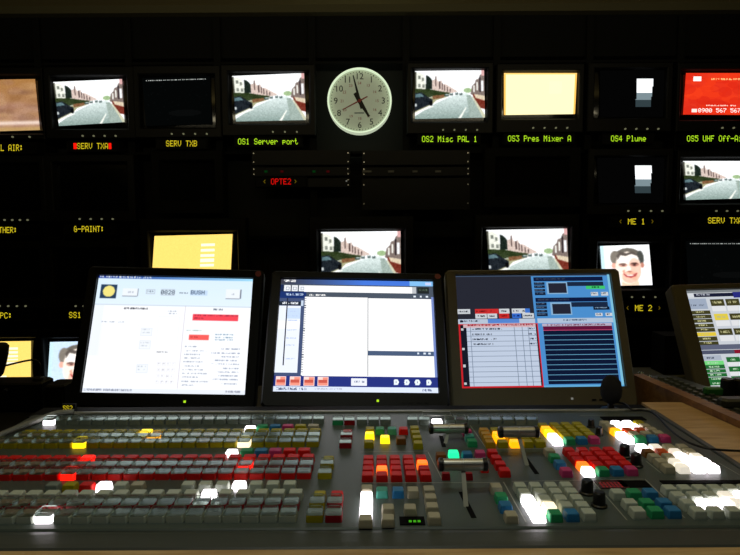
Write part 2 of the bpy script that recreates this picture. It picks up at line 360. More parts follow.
def redcap():
    c = Can(128, 72, (214, 46, 22))
    for _ in range(60): c.ell(random.random(), random.random(), .06+.1*random.random(), .05+.1*random.random(), random.choice([(226, 60, 24), (196, 32, 18), (210, 50, 30)]), .4)
    c.rect(.11, .08, .22, .20, (255, 250, 246)); c.scrib(.36, .13, .8, (250, 190, 120), 3); c.scrib(.30, .77, .72, (255, 210, 190), 2)
    c.text(.20, .85, '0900 567 567', (255, 246, 240)); c.rect(.11, .86, .18, .94, (255, 220, 210)); return c
def dotted():
    c = Can(90, 60, (3, 4, 4))
    for x in range(4, 84): 
        if (x*7) % 5 < 2 or x % 11 == 0: c.a[3, x] = (176, 180, 176)
    for _ in range(26): c.a[random.randint(4, 55), random.randint(4, 85)] = (12, 13, 14)
    c.ell(.6, .75, .25, .07, (8, 9, 9), .8); return c
def K(x0, x1, y, n=4): return [(x0+(x1-x0)*i/(n-1), y) for i in range(n)]
N = None
monitor((-44, 67, 41, 140), (-36, 74, 40.2, 134), [(-34, 80), (35, 79), (40, 130), (-28, 132)], brown(), 'monitor showing a blurry brown picture, top left corner of the wall', K(13, 30, 137, 2))
monitor((46, 66, 133, 139), (52, 75, 126, 129), [(53, 82), (122, 79), (124.5, 122), (59, 126)], STREET, 'street picture monitor above the sign with red ends, second in top row', K(83, 116, 136))
monitor((135, 65, 220, 138), (140, 74, 214, 128), [(142, 78), (210, 76), (212, 124), (146, 126)], dotted(), 'dark monitor with a line of tiny white dots, left of the server street picture', K(172, 207, 134))
monitor((222, 64, 315, 136), (229, 71, 309, 124), [(232, 76), (304, 73), (306, 120), (236, 121.5)], STREET, 'street picture monitor immediately left of the round clock', K(273, 297, 132, 3))
monitor((407, 62, 494, 134), (412, 68, 488, 122), [(415, 71), (484, 70), (485, 117.5), (415, 119)], STREET, 'street picture monitor immediately right of the round clock', K(443, 477, 130))
monitor((496, 63, 585, 133), (502, 70, 580, 119), [(504, 73), (577, 73), (575, 114), (504, 115)], cream(), 'monitor with a plain pale cream and amber picture, top row', K(533, 567, 128))
monitor((587, 62, 674, 132), (594, 68, 668, 118), [(600, 70), (668, 70), (667, 117), (600, 117)], pluge(), 'dark monitor with white and grey stepped patch, top row above its twin', K(625, 658, 129))
monitor((676, 62, 765, 132), (680, 69, 760, 120), [(686, 73), (757, 73), (760, 115), (683, 114.5)], redcap(), 'monitor with a bright red caption and a telephone number, top right', K(722, 756, 128))
monitor((-44, 155, 43, 222), (-36, 163, 38, 212), N, N, 'switched-off dark monitor at the left edge under the brown picture', K(5, 28, 220))
monitor((46, 154, 133, 222), (54, 162, 126, 212), N, N, 'switched-off dark monitor under the sign with red ends', K(80, 113, 219))
def bars(t, L, Y):
    pass
monitor((587, 148, 674, 215), (594, 156, 668, 205), [(597, 157), (666, 157), (668, 203), (599, 203)], pluge(), 'dark monitor with white and grey stepped patch, second row', K(628, 662, 211))
monitor((676, 150, 765, 214), (680, 157, 760, 204), [(683, 161), (752, 161), (755, 198), (686, 200)], STREET, 'street picture monitor at the right edge, under the red caption', K(716, 748, 211))
monitor((-44, 241, 42, 309), (-36, 249, 38, 300), N, N, 'switched-off dark monitor at the left edge, above the orange picture', K(0, 26, 306))
monitor((46, 240, 133, 309), (54, 248, 126, 300), N, N, 'switched-off dark monitor above the face picture at lower left', K(76, 100, 306))
monitor((142, 218, 246, 300), (150, 231, 237, 290), [(154.5, 236), (232.5, 234), (230, 287), (151, 289)], orange(), 'larger monitor with an orange caption, behind the left flat screen')
monitor((310, 216, 414, 300), (318, 229, 405, 288), [(321, 232), (400.5, 231), (401, 283), (322, 284)], STREET, 'larger street picture monitor behind the middle flat screen')
monitor((474, 214, 580, 298), (482, 227, 572, 286), [(486.5, 230), (567, 228.5), (569, 281), (490, 282)], STREET, 'larger street picture monitor behind the right grey flat screen')
monitor((587, 236, 676, 300), (597, 242, 672, 290), [(600, 246), (649, 244.5), (652.5, 285), (603, 286)], face(), 'monitor showing a smiling dark-haired face, between the two grey flat screens', K(620, 655, 297))
monitor((679, 232, 768, 300), (684, 239, 762, 290), [(686, 241), (758, 241), (759, 286), (688, 286)], dotted(), 'dark monitor with tiny white dots above the corner flat screen', K(720, 752, 297))
monitor((-44, 330, 36, 400), (-36, 338, 36, 386), [(-30, 342), (31, 341), (31, 379), (-30, 380)], orange(70, 50), 'small orange picture monitor behind the thin microphone arm')
monitor((41, 330, 133, 400), (45, 338, 112, 390), [(50, 342), (100, 341), (99, 387), (47, 388)], face(84, 90, (200, 222, 250)), 'monitor showing a smiling face, half hidden by the left flat screen')
monitor((612, 318, 700, 384), (622, 326, 692, 374), N, N, 'switched-off dark monitor low on the wall, left of the corner flat screen')

sign('EL AIR:', -3, 23, 144.5, 151, YEL, 'yellow-lettered sign reading EL AIR under the brown picture')
sign('SERV TXA', 77, 108, 143, 149, YEL, 'sign reading SERV TXA with red lamps at both ends', red=[(73.5, 76.3), (108.6, 111)])
sign('SERV TXB', 166, 197, 140.5, 146.5, YEL, 'yellow sign reading SERV TXB under the dark dotted monitor')
sign('OS1 Server port', 238, 298, 138.5, 144.5, GRN, 'lime sign reading OS1 Server port, left of the clock')
sign('OS2 Misc PAL 1', 422, 477, 136, 142, GRN, 'lime sign reading OS2 Misc PAL 1, right of the clock')
sign('OS3 Pres Mixer A', 508, 571, 135.5, 141.5, GRN, 'lime sign reading OS3 Pres Mixer A under the cream picture')
sign('OS4 Plume', 611, 646, 135.5, 141.5, GRN, 'lime sign reading OS4 Plume under a dark monitor')
sign('OS5 UHF Off-Air', 687, 746, 135.5, 141.5, GRN, 'lime sign reading OS5 UHF Off-Air under the red caption')
sign('THER:', -1, 17, 227, 233, YEL, 'yellow sign reading THER at the left edge')
sign('G-PAINT:', 74, 104, 226, 232, YEL, 'yellow sign reading G-PAINT under a dark monitor')
sign('ME 1', 628, 645, 218.5, 224.5, YEL, 'yellow sign reading ME 1 between the two stepped patch and face monitors', marks=[619, 651])
sign('SERV TXA', 708, 742, 217.5, 223.5, YEL, 'plain yellow sign reading SERV TXA at the right edge without red lamps')
sign('PC:', 0, 12, 312.5, 318.5, YEL, 'yellow sign reading PC above the small orange picture')
sign('SS1', 69, 81, 312, 318, YEL, 'yellow sign reading SS1 above the lower left face picture')
sign('ME 2', 635, 652, 305, 311, YEL, 'yellow sign reading ME 2 under the face picture', marks=[626, 658])
sign('OPTE2', 271, 291, 178.5, 184.5, emis('lamp_text_red_dim', (255, 20, 14), .8), 'small red sign reading OPTE2 below the street picture left of the clock', marks=[263, 294])

# rack units and blanking panels in the middle of the wall
def panel_unit(x0, y0, x1, y1, label, name='blank_panel', recess=False, Y=WY-.05):
    a, b = ony(x0, y1, Y), ony(x1, y0, Y); L = np.array([(a[0]+b[0])/2, Y, a[2]]); w2 = (b[0]-a[0])/2; h = b[2]-a[2]
    t = thing(name, label, 'panel', tuple(L), group='panels and thin units between the monitors')
    if recess: obj('surround', frame_vf((-w2, w2, 0, h), (-w2*.76, w2*.76, h*.2, h*.84), 0, .044, .035), dark, t); obj('back_plate', box(-w2*.76, w2*.76, .034, .038, h*.2, h*.84), slotm, t)
    else:
        obj('face_plate', box(-w2, w2, 0, .044, 0, h), bezelm, t)
        for sx in (-1, 1):
            for zz in (.2, .8): obj('screw', lathe([(.003, 0), (.003, -.0015)], 8, 'y'), steel, t, (sx*(w2-.008), 0, h*zz))
    return t, L
panel_unit(152, 150, 222, 214, 'recessed black panel under the sign reading SERV TXB', recess=True)
panel_unit(484, 147, 582, 208, 'recessed black panel under the cream picture', recess=True)
panel_unit(252, 150, 350, 165, 'black blanking panel below and left of the clock')
panel_unit(362, 150, 470, 165, 'black blanking panel below and right of the clock')
t, L = panel_unit(252, 167, 350, 176, 'thin control strip with green and red lamps under the clock', 'rack_unit')
for px, c in ((266, 'g'), (282, 'r'), (314, 'g'), (328, 'r')):
    p = ony(px, 171.5, WY-.05)-L; obj('indicator_lamp', box(p[0]-.006, p[0]+.006, -.003, 0, p[2]-.004, p[2]+.004), emis('dim_'+c, (10, 90, 30) if c == 'g' else (110, 14, 20), .25), t)
t, L = panel_unit(362, 167, 470, 176, 'thin rack unit with grey keys right of the coloured lamps', 'rack_unit')
for px, ww in ((367, .018), (391, .012), (415, .01), (438, .012)):
    p = ony(px, 171.5, WY-.05)-L; obj('key', box(p[0]-ww, p[0]+ww, -.004, 0, p[2]-.004, p[2]+.004), mat('rack_key_grey', (100, 100, 96), .5), t)
t, L = panel_unit(300, 178, 350, 187, 'short rack unit right of the small red sign', 'rack_unit')
p = ony(346.5, 181, WY-.05)-L; obj('indicator_lamp', box(p[0]-.003, p[0]+.003, -.003, 0, p[2]-.003, p[2]+.003), emis('dim_w', (150, 150, 140), .4), t)
panel_unit(362, 178, 470, 210, 'large black blanking panel above the middle street picture')

# the clock
cY = WY-.06; cc = ony(359.5, 100.5, cY); CR = (ony(391.8, 100, cY)-ony(327.2, 100, cY))[0]/2
clk = thing('wall_clock', 'round white wall clock with black numerals and a glowing rim', 'clock', tuple(cc))
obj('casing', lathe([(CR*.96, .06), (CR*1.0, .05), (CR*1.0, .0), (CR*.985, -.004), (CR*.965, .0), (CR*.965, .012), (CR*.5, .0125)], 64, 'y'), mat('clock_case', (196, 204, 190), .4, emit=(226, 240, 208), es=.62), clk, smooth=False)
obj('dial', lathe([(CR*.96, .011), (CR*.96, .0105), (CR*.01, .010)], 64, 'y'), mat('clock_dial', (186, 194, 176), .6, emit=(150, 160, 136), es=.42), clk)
obj('rim_light', ring_only([(CR*.964, .009), (CR*.964, -.006), (CR*.945, -.006), (CR*.945, .009)], 64, 'y'), emis('clock_rim_glow', (222, 242, 205), 1.0), clk, label='pale glowing ring round the dial')
ink = mat('clock_ink', (16, 18, 14), .6); redink = mat('clock_red', (170, 60, 54), .6)
def dialtext(r, size, m, nums, name):
    parts = []
    for k, s in nums:
        V, f = text_vf(s, size); a = k*pi/6; parts.append(([(x+r*sin(a), .0092, y+r*cos(a)) for x, y, z in V], f))
    obj(name, join(*parts), m, clk)
dialtext(CR*.74, CR*.27, ink, [(k, str(k)) for k in range(1, 13)], 'numerals')
dialtext(CR*.54, CR*.12, redink, [(k, str(k+12)) for k in range(1, 13)], 'red_numerals')
mk = []
for k in range(60):
    a = k*pi/30; s = CR*.011 if k % 5 else CR*.017; x, z = CR*.88*sin(a), CR*.88*cos(a); mk.append(box(x-s, x+s, .0088, .0095, z-s, z+s))
obj('minute_marks', join(*mk), ink, clk)
obj('maker_mark', box(-CR*.16, CR*.14, .0088, .0095, -CR*.38, -CR*.35), mat('clock_blue_grey', (70, 84, 92), .6), clk)
def hand(name, ang, l, back, w0, w1, y, m):
    a = radians(ang); d = np.array([sin(a), cos(a)]); n = np.array([d[1], -d[0]])
    P = [-d*back-n*w0*.7, -d*back+n*w0*.7, n*w0, d*l+n*w1, d*l-n*w1, -n*w0]
    obj(name, loft([[(p[0], y, p[1]) for p in P], [(p[0], y-.001, p[1]) for p in P]]), m, clk)
hand('hour_hand', 148.5, CR*.56, CR*.28, CR*.07, CR*.03, .0072, ink); hand('minute_hand', -14, CR*.80, CR*.25, CR*.045, CR*.014, .0052, ink)
hand('second_hand', 243, CR*.6, CR*.28, CR*.022, CR*.01, .0036, redink)
obj('hub', lathe([(CR*.05, .009), (CR*.05, .001), (CR*.03, 0)], 16, 'y'), redink, clk)

# ------------------------------------------------------------------ desk
dk = thing('desk', 'light beech control desk with the vision console let into it', 'desk', (0, .75, 0))
X0, X1, XW0, XW1 = -.572, .474, -1.4, 2.1
def dbox(a, b, c, d, e, f): return box(a, b, c-.75, d-.75, e, f)
RA, RB = onz(632, 374, .908), onz(740, 421, .908); rd = (RB-RA)[:2]; rd /= np.linalg.norm(rd); nn = np.array([-rd[1], rd[0]]); nn = nn if nn[0] > 0 else -nn
RX = lambda y: RA[0]+rd[0]*(y-RA[1])/rd[1]        # the left side of the side console's edge board
Q = [(XW0, .40), (RX(.40)-.001, .40), (RX(.985)-.001, .985), (X1, .985), (X1, .5245), (XW0, .5245)]
obj('desktop', prism([(x, y-.75) for x, y in Q], .862, .897), woodl, dk)
obj('front_lip', ([(x, y-.75, z) for x in (XW0, RX(.40)-.001) for y, z in ((.40, .897), (.385, .890), (.380, .880), (.385, .862), (.40, .862))], [(0, 1, 6, 5), (1, 2, 7, 6), (2, 3, 8, 7), (3, 4, 9, 8)]), woodl, dk)
obj('rear_shelf', dbox(XW0, XW1, .99, 1.46, .772, .80), mat('shelf_black', (14, 14, 13), .6), dk)
obj('under_tray', dbox(XW0, .5, .5245, .989, .78, .80), dark, dk)
obj('cable_gap_cover', dbox(X0, X1-.0005, .934, .985, .84, .893), dark, dk)
for x in (-1.3, -.45, .45, 1.9): obj('leg_panel', dbox(x-.02, x+.02, .50, 1.42, 0, .772), dark, dk)

# ------------------------------------------------------------------ vision mixing console
con = thing('mixing_console', 'wide dark grey vision mixing console covered in coloured push buttons', 'console', (0, .75, .9))
def cp(p): return (p[0], p[1]-.75)
obj('control_panel', bevbox(-.555, .462, .558-.75, .925-.75, -.03, 0, .003), panelm, con)
prof = [(.556, -.006), (.556, -.0012), (.550, -.0005), (.534, -.0012), (.5275, -.0018), (.5252, -.004), (.5250, -.012), (.556, -.02)]
obj('armrest', loft([[(x, y-.75, z) for y, z in reversed(prof)] for x in (-.566, .468)]), chinm, con)
obj('rear_trim', bevbox(-.53, .462, .9255-.75, .9325-.75, -.02, .003, .002), trimm, con)
obj('right_cheek', bevbox(.4625, .472, .556-.75, .9325-.75, -.03, .001, .002), chinm, con)
p = [onz(-60, 463, .905), onz(0, 435, .905), onz(30, 423, .906), onz(52, 414.5, .906), onz(62, 412.5, .905), onz(74, 412, .903)]
obj('left_cheek_rail', tube(smoothpath([(a[0], a[1]-.75, a[2]-.9) for a in p]), .0045, 8), trimm, con, smooth=True)
LN = [((503.5, 482), (526, 522)), ((591, 479), (627, 520)), ((645, 479), (685, 518)), ((361, 483), (500, 482.5)), ((512, 481.5), (585, 480)), ((360, 452), (428, 451)), ((428, 452), (442, 479)),
      ((470, 425), (486, 448)), ((488, 449), (560, 448.5)), ((562, 448), (582, 476)), ((719, 463), (745, 478)), ((646, 461), (661, 473)), ((580, 415.5), (620, 415)), ((610, 479.5), (643, 479)), ((634, 433), (660, 446))]
V = []; Fc = []
for a, b in LN:
    A, B = onz(*a, .9003), onz(*b, .9003); d = (B-A)[:2]; d /= np.linalg.norm(d); n = np.array([-d[1], d[0]])*.0006
    k = len(V); V += [(A[0]-n[0], A[1]-n[1]-.75, .0003), (A[0]+n[0], A[1]+n[1]-.75, .0003), (B[0]+n[0], B[1]+n[1]-.75, .0003), (B[0]-n[0], B[1]-n[1]-.75, .0003)]; Fc.append((k, k+3, k+2, k+1))
obj('printed_lines', (V, Fc), linem, con)

KC = {'white': (178, 186, 172), 'beige': (172, 166, 142), 'yellow': (164, 152, 8), 'amber': (188, 140, 10), 'red': (214, 22, 12), 'dred': (150, 12, 24), 'green': (40, 150, 96), 'teal': (70, 160, 140), 'blue': (40, 116, 168),
      'pink': (196, 60, 116), 'grey': (120, 130, 122), 'brown': (120, 76, 24), 'orange': (214, 84, 14)}
LC = {'white': (255, 246, 252), 'yellow': (255, 214, 20), 'red': (255, 26, 12), 'orange': (255, 110, 24), 'green': (40, 255, 170), 'pale': (255, 236, 200), 'dim': (240, 232, 216), 'amber': (255, 170, 10)}
LS = {'white': 3.2, 'yellow': 1.7, 'red': 1.5, 'orange': 1.6, 'green': 1.1, 'pale': 1.3, 'dim': .75, 'amber': 1.4}
def keymesh(nm, m, h=.0085, w=.5, tp=.44):      # unit footprint, tapered, dished top edge; scaled per key
    def rg(s, z): c = .07; return [(-s+c, -s, z), (s-c, -s, z), (s, -s+c, z), (s, s-c, z), (s-c, s, z), (-s+c, s, z), (-s, s-c, z), (-s, -s+c, z)]
    return mesh(nm, loft([rg(w, 0), rg(w, h*.25), rg(tp+.015, h*.9), rg(tp-.02, h)]), m)
OPQ = {k: keymesh('key_'+k, mat('key_'+k, v, .5, spec=.25)) for k, v in KC.items()}
LOWK = {k: keymesh('keybase_'+k, mat('key_'+k, v, .5, spec=.25), .0075, .5, .47) for k, v in KC.items()}
LIT = {k: keymesh('key_lit_'+k, mat('keylit_'+k, v, .4, emit=v, es=LS[k])) for k, v in LC.items()}
LITB = {k: keymesh('keybase_lit_'+k, mat('keylit_'+k, v, .4, emit=v, es=LS[k]), .0075, .5, .47) for k, v in LC.items()}
def capmesh():
    def rg(s, z): c = .10; return [(-s+c, -s, z), (s-c, -s, z), (s, -s+c, z), (s, s-c, z), (s-c, s, z), (-s+c, s, z), (-s, s-c, z), (-s, -s+c, z)]
    return mesh('clear_cap', loft([rg(.485, .0077), rg(.47, .0106), rg(.42, .0118), rg(.35, .0110)]), clear)
CAP = capmesh()
NB = [0, 0]; LN2 = {'pale': 'pale yellow', 'dim': 'dimly lit off-white', 'amber': 'amber'}
def key(x, y, col, lit=None, cap=False, w=.0135, d=.0135, rz=0, name='push_button'):
    """x, y on the panel in world metres"""
    jit = random.uniform(-.00015, .00015)
    if cap:
        b = link('capped_button', LITB[lit] if lit else LOWK[col], con, (x+jit, y-.75, 0), (0, 0, rz), (w, d, 1)); NB[1] += 1
        link('clear_cap', CAP, b)
        if lit: b['label'] = 'glowing %s key' % LN2.get(lit, lit)
    else:
        b = link(name, LIT[lit] if lit else OPQ[col], con, (x+jit, y-.75, 0), (0, 0, rz), (w, d, 1)); NB[0] += 1
        if lit: b['label'] = 'glowing %s key' % LN2.get(lit, lit)
def kp(px, py, col, lit=None, cap=False, **k): p = onz(px, py-(2 if cap else 0), .9075); key(p[0], p[1], col, lit, cap, **k)
def lit_at(L, x):
    for a, c in L:
        if abs(a-x) < .0096: return c
def row(y, col, cap, xr=-.0815, xl=-.505, lits=(), alt=None, w=.0172, d=.0165, P=.0191, z=.9075):
    n = int(round((xr-xl)/P))+1; L = []
    for px, py, c in lits: L.append((onz(px, py, z)[0], c))
    best = {}
    for a, c in L: best[min(range(n), key=lambda i: abs(xr-i*P-a))] = c
    for i in range(n):
        c = alt.get(i, col) if alt else col
        if c is None: continue
        key(xr-i*P, y+2.4*y*y/172, c, best.get(i), cap, w, d)
row(.869, 'grey', True, lits=[(50, 421, 'white')], d=.0145)
row(.834, 'green', False, xr=-.0865, xl=-.0865-4*.019, alt={0: 'beige', 1: 'yellow', 2: 'pink', 3: 'blue', 4: 'green'}, d=.011)
kp(250, 427.5, 'white', 'white', d=.014, w=.016)
row(.8145, 'yellow', False, lits=[(141, 431, 'yellow')], d=.0125)
row(.7975, 'yellow', True, lits=[(158, 436, 'amber')])
row(.7755, 'yellow', True, xl=-.515, lits=[(82, 443, 'yellow'), (244, 444, 'pale')])
row(.740, 'red', False, xr=-.0895, xl=-.0895-4*.019, alt={2: 'pink', 3: 'blue', 4: 'green'}, d=.0125)
kp(231.5, 451.5, 'white', 'white', d=.015, w=.015)
row(.719, 'red', False, xl=-.50, lits=[(91, 457.5, 'red')], d=.0125, w=.0165)
row(.6975, 'dred', True, xl=-.50, lits=[(244, 464, 'red')])
row(.6745, 'red', True, xl=-.485, lits=[(66, 474, 'red'), (22+.0, 474, None)])
row(.6405, 'white', False, xr=-.0945, xl=-.40, alt={7: None, 8: None, 9: 'beige', 11: 'beige', 12: 'red', 13: 'yellow', 14: 'grey', 15: None, 16: None}, lits=[(105, 485, 'white'), (239, 485, 'white')], P=.0196, d=.0125, w=.0155)
for i, c in enumerate(['green', 'blue']): pass
row(.619, 'white', False, xr=-.0845, xl=-.43, lits=[(208, 492.5, 'white')], P=.0196, d=.0125, w=.0160)
row(.5965, 'dred', True, xr=-.0865, xl=-.43, P=.0194)
row(.5735, 'white', True, xr=-.0865, xl=-.43, lits=[(39, 515, 'white')], P=.0194, d=.0175, w=.0178)
# groups right of the long rows
kp(338, 421, 'green', cap=True, w=.0165, d=.0145); kp(349.5, 421, 'dred', cap=True, w=.0165, d=.0145)
for x in (362, 373.5, 385.5, 412.5, 424, 437, 450, 461, 472.5, 484, 496, 508, 520, 532):
    kp(x, 420.5, 'grey', 'white' if x == 437 else None, cap=x != 437, w=.0165, d=.0145)
kp(347.5, 431, 'red', w=.014, d=.012); kp(346.5, 435.5, 'dred', cap=True, w=.017); kp(345.5, 443.5, 'dred', cap=True, w=.017)
kp(328.5, 458, 'yellow', w=.014, d=.012); kp(327, 464, 'yellow', cap=True, w=.017); kp(325, 473, 'yellow', cap=True, w=.017)
kp(320, 493.5, 'yellow', w=.014, d=.0125); kp(317.5, 502, 'yellow', cap=True, w=.017, d=.016); kp(315, 514, 'yellow', cap=True, w=.0175, d=.0165)
kp(337, 493.5, 'red', w=.014, d=.0125); kp(335, 502, 'dred', cap=True, w=.017, d=.016); kp(334, 514, 'dred', cap=True, w=.0175, d=.0165)
for x, y, c, l in [(370, 428.5, 'yellow', None), (369.5, 433.5, 'yellow', 'yellow'), (369, 441.5, 'yellow', None), (385, 437, 'yellow', 'yellow'), (401, 438, 'brown', None),
                   (380, 428.5, 'green', None), (392, 428.5, 'teal', None), (403.5, 428.5, 'red', None), (414.5, 427.5, 'yellow', None), (415.5, 432, 'yellow', None), (417, 437, 'yellow', None), (418, 442.5, 'yellow', None)]:
    kp(x, y, c, l)
def grid(q, nx, ny, colf, w=.0138, d=.0138):
    P = [onz(*p, .9075) for p in q]     # TL, TR, BR, BL key centres
    for r in range(ny):
        for c in range(nx):
            u, v = c/max(nx-1, 1), r/max(ny-1, 1); p = (P[0]*(1-u)+P[1]*u)*(1-v)+(P[3]*(1-u)+P[2]*u)*v
            s = colf(r, c)
            if s is None: continue
            key(p[0], p[1], s[0], s[1] if len(s) > 1 else None, w=w, d=d, name='keypad_key')
grid([(368.5, 457.5), (421, 457), (425.5, 473.5), (367.5, 474)], 5, 4, lambda r, c: ('red', 'orange') if (r, c) in ((2, 1), (1, 4)) else ('red',))
grid([(367, 487.5), (367, 487.5), (365.5, 518), (365.5, 518)], 1, 5, lambda r, c: ('beige', 'white' if r in (1, 2, 3) else None))
for x, y, c in [(382, 489.5, 'teal'), (398, 489.5, 'blue'), (413, 489.5, 'beige'), (388, 507, 'beige'), (388, 517.5, 'beige'), (410, 507, 'beige'), (429, 488.5, 'beige'), (430.5, 496.5, 'beige'), (432, 505.5, 'beige'), (434, 515.5, 'beige'),
                (467, 430.5, 'pink'), (469.5, 435.5, 'teal'), (472, 440.5, 'green'), (441, 454, 'brown'), (467, 453, 'blue'), (480, 452, 'pink'), (492.5, 451, 'red'), (496, 457, 'red'), (500, 463, 'red'), (504.5, 469.5, 'red'),
                (549.5, 449.8, 'beige'), (554.5, 455.7, 'green'), (560, 462, 'blue'), (566, 469.5, 'pink'), (496, 486, 'beige'), (501, 495, 'green'), (505.5, 504, 'blue'), (511, 514, 'beige')]:
    kp(x, y, c)
kp(453.5, 452, 'green', 'green'); kp(446, 473.5, 'dred', d=.006, w=.010); kp(468.5, 473.5, 'dred', d=.006, w=.010); kp(484, 465, 'red', w=.010)
grid([(484, 429.5), (529, 429), (540, 441), (490, 441.5)], 5, 4, lambda r, c: ('amber', 'amber') if (r, c) in ((1, 1), (2, 1), (3, 2)) else ('yellow' if c else 'amber',))
grid([(543, 424.5), (577, 423.5), (594, 437.5), (557, 439)], 4, 5, lambda r, c: ('yellow', ('yellow', 'amber', 'yellow', 'white', 'white')[r]) if c == 0 and r else ((('green', 'blue', 'pink')[c-1],) if r == 4 else ('yellow',)))
grid([(569, 449.5), (609, 449), (631, 468), (588, 469)], 4, 5, lambda r, c: ('red', ('orange', 'white')[r-3]) if c == 0 and r > 2 else ((('green', 'blue', 'pink')[c-1],) if r == 4 else ('red',)))
grid([(605, 422.5), (639, 422), (664.5, 436), (628, 437.5)], 4, 5, lambda r, c: ('white', 'white') if (r, c) in ((0, 1), (0, 2), (1, 1), (1, 2), (3, 0), (4, 0)) else (('orange', 'amber') if (r, c) in ((2, 0),) else (('orange',) if (r, c) in ((2, 1), (2, 2)) else ((('green', 'blue', 'pink')[c-1],) if r == 4 else (('yellow',) if c == 3 and r == 0 else ('beige',))))))
grid([(642, 446), (682, 446), (712, 465.5), (668, 466)], 4, 5, lambda r, c: ('white', 'dim') if (r, c) in ((0, 1), (1, 2), (3, 1), (2, 3), (4, 1)) else ('white', 'white') if (r, c) in ((0, 0), (0, 1), (2, 2), (2, 3), (3, 1), (3, 2), (3, 3), (4, 1), (4, 2), (4, 3)) else (('orange',) if (r, c) in ((1, 1),) else (('brown',) if (r, c) == (1, 0) else ('beige',))))
grid([(520, 485), (566, 484.5), (588, 511.5), (538, 513)], 4, 5, lambda r, c: ('white', 'white') if (r, c) in ((2, 0), (3, 0), (4, 0)) else (('beige', 'pale') if (r, c) in ((3, 1),) else ((('green', 'blue', 'white')[c-1],) if r == 4 else ('white',))))
for r, (y, x, dx) in enumerate([(491.5, 617.5, 16.3), (501.5, 629.5, 17), (509.5, 637.5, 17.5)]):
    for c, cl in enumerate(('white', 'green', 'blue')): kp(x+c*dx, y-.3*c, cl, w=.0145)
grid([(669, 487.5), (745, 487), (785, 509), (697.5, 509.5)], 6, 4, lambda r, c: ('white', 'dim') if (r, c) in ((1, 3), (2, 3)) else ('white', 'white') if (r, c) in ((2, 1), (2, 2), (1, 4), (1, 5)) else ('white',), w=.0142)
# displays, knobs, slots
def disp(x0, x1, y0, y1, name, m, lab=None):
    A, B = onz(x0, y1, .901), onz(x1, y0, .901); d = obj(name, join(box(A[0], B[0], A[1]-.75, B[1]-.75, 0, .0012)), m, con); return d, A, B
disp(400, 424, 516.5, 524.5, 'display_window', slotm)
p = onz(409, 522, .9015)
obj('display_digits', join(*[box(p[0]+a*.0045, p[0]+a*.0045+.003, p[1]-.75, p[1]-.746, .0012, .0014) for a in range(3)]), emis('digit_green', (90, 220, 40), .5), con)
disp(623, 645, 480.5, 487, 'display_window', slotm); disp(663, 745, 480, 483.5, 'display_window', slotm)
disp(601, 622, 480, 488, 'display_window', mat('display_maroon', (70, 16, 20), .4)); 
A, B = onz(603, 487, .9015), onz(620, 481.5, .9015)
obj('display_digits', join(*[box(A[0]+(B[0]-A[0])*i/6, A[0]+(B[0]-A[0])*i/6+.0022, A[1]-.75+(B[1]-A[1])*j/3, A[1]-.75+(B[1]-A[1])*j/3+.0028, .0012, .0014) for i in range(6) for j in range(3)]), emis('digit_red', (190, 60, 60), .35), con)
disp(604, 642, 416.5, 420, 'display_window', slotm)
kn = mesh('rotary_knob', lathe([(.0085, 0), (.0085, .002), (.0068, .003), (.0062, .015), (.005, .0165)], 20), knobm)
for x, y, s in ((591, 427, .75), (599, 435, .75), (624.5, 457, 1), (636, 466, 1), (587, 493.5, 1), (599, 506, 1)):
    q = onz(x, y, .900); k = link('rotary_knob', kn, con, (q[0], q[1]-.75, 0), sc=(s, s, s)); 
for a, b in (((461, 492), (474, 518)), ((524, 456), (537, 474)), ((441, 436), (444, 447))):
    A, B = onz(*a, .9), onz(*b, .9); d = (B-A)[:2]; d /= np.linalg.norm(d); n = np.array([-d[1], d[0]])*.0028
    obj('lever_slot', prism([(A[0]-n[0], A[1]-n[1]-.75), (A[0]+n[0], A[1]+n[1]-.75), (B[0]+n[0], B[1]+n[1]-.75), (B[0]-n[0], B[1]-n[1]-.75)][::-1], 0, .0004), slotm, con)
for (gx, gy), Yg, wpx, base in (((448.5, 428.5), .800, 37, (444.5, 444)), ((463, 464.5), .632, 47, (466.5, 508)), ((518.5, 432), .735, 38, (528, 466))):
    G = ony(gx, gy, Yg); Bp = onz(*base, .9); wd = wpx/F*Yg; Lb = (Bp[0], Bp[1]-.75, 0); g = (G[0]-Bp[0], G[1]-Bp[1], G[2]-.9)
    def bar(a, b, w1, w2, th):
        a, b = Vector(a), Vector(b); ex = Vector((1, 0, 0)); ey = (b-a).cross(ex).normalized()*th
        return loft([[tuple(a-ex*w1-ey), tuple(a+ex*w1-ey), tuple(a+ex*w1+ey), tuple(a-ex*w1+ey)], [tuple(b-ex*w2-ey), tuple(b+ex*w2-ey), tuple(b+ex*w2+ey), tuple(b-ex*w2+ey)]])
    lv = obj('fader_lever', bar((0, 0, -.004), (g[0], g[1], g[2]-.004), .0026, .0022, .0011), mat('lever_pale', (150, 152, 140), .4), con, Lb)
    r = .0068; obj('grip', lathe([(r*.9, -wd/2+.003), (r, -wd/2+.004), (r, -.0006), (r*.9, 0), (r, .0006), (r, wd/2-.004), (r*.9, wd/2-.003)], 24, 'x'), steel, lv, g, smooth=False)
    for s in (-1, 1): obj('end_cap', lathe([(r*.8, s*(wd/2-.0035)), (r*1.12, s*(wd/2-.003)), (r*1.12, s*(wd/2+.001)), (r*.8, s*(wd/2+.0025))], 24, 'x'), knobm, lv, g)
q = onz(437, 421, .9)
pts = lambda dx: [(q[0]+dx-.022, q[1]-.75, 0), (q[0]+dx-.022, q[1]-.75, .012), (q[0]+dx+.022, q[1]-.75, .012), (q[0]+dx+.022, q[1]-.75, 0)]
obj('wire_guard', join(tube([(a, b+.010, c) for a, b, c in pts(0)], .0006, 6), tube([(a, b-.010, c) for a, b, c in pts(0)], .0006, 6)), steel, con)
S['n_keys'] = str(NB)

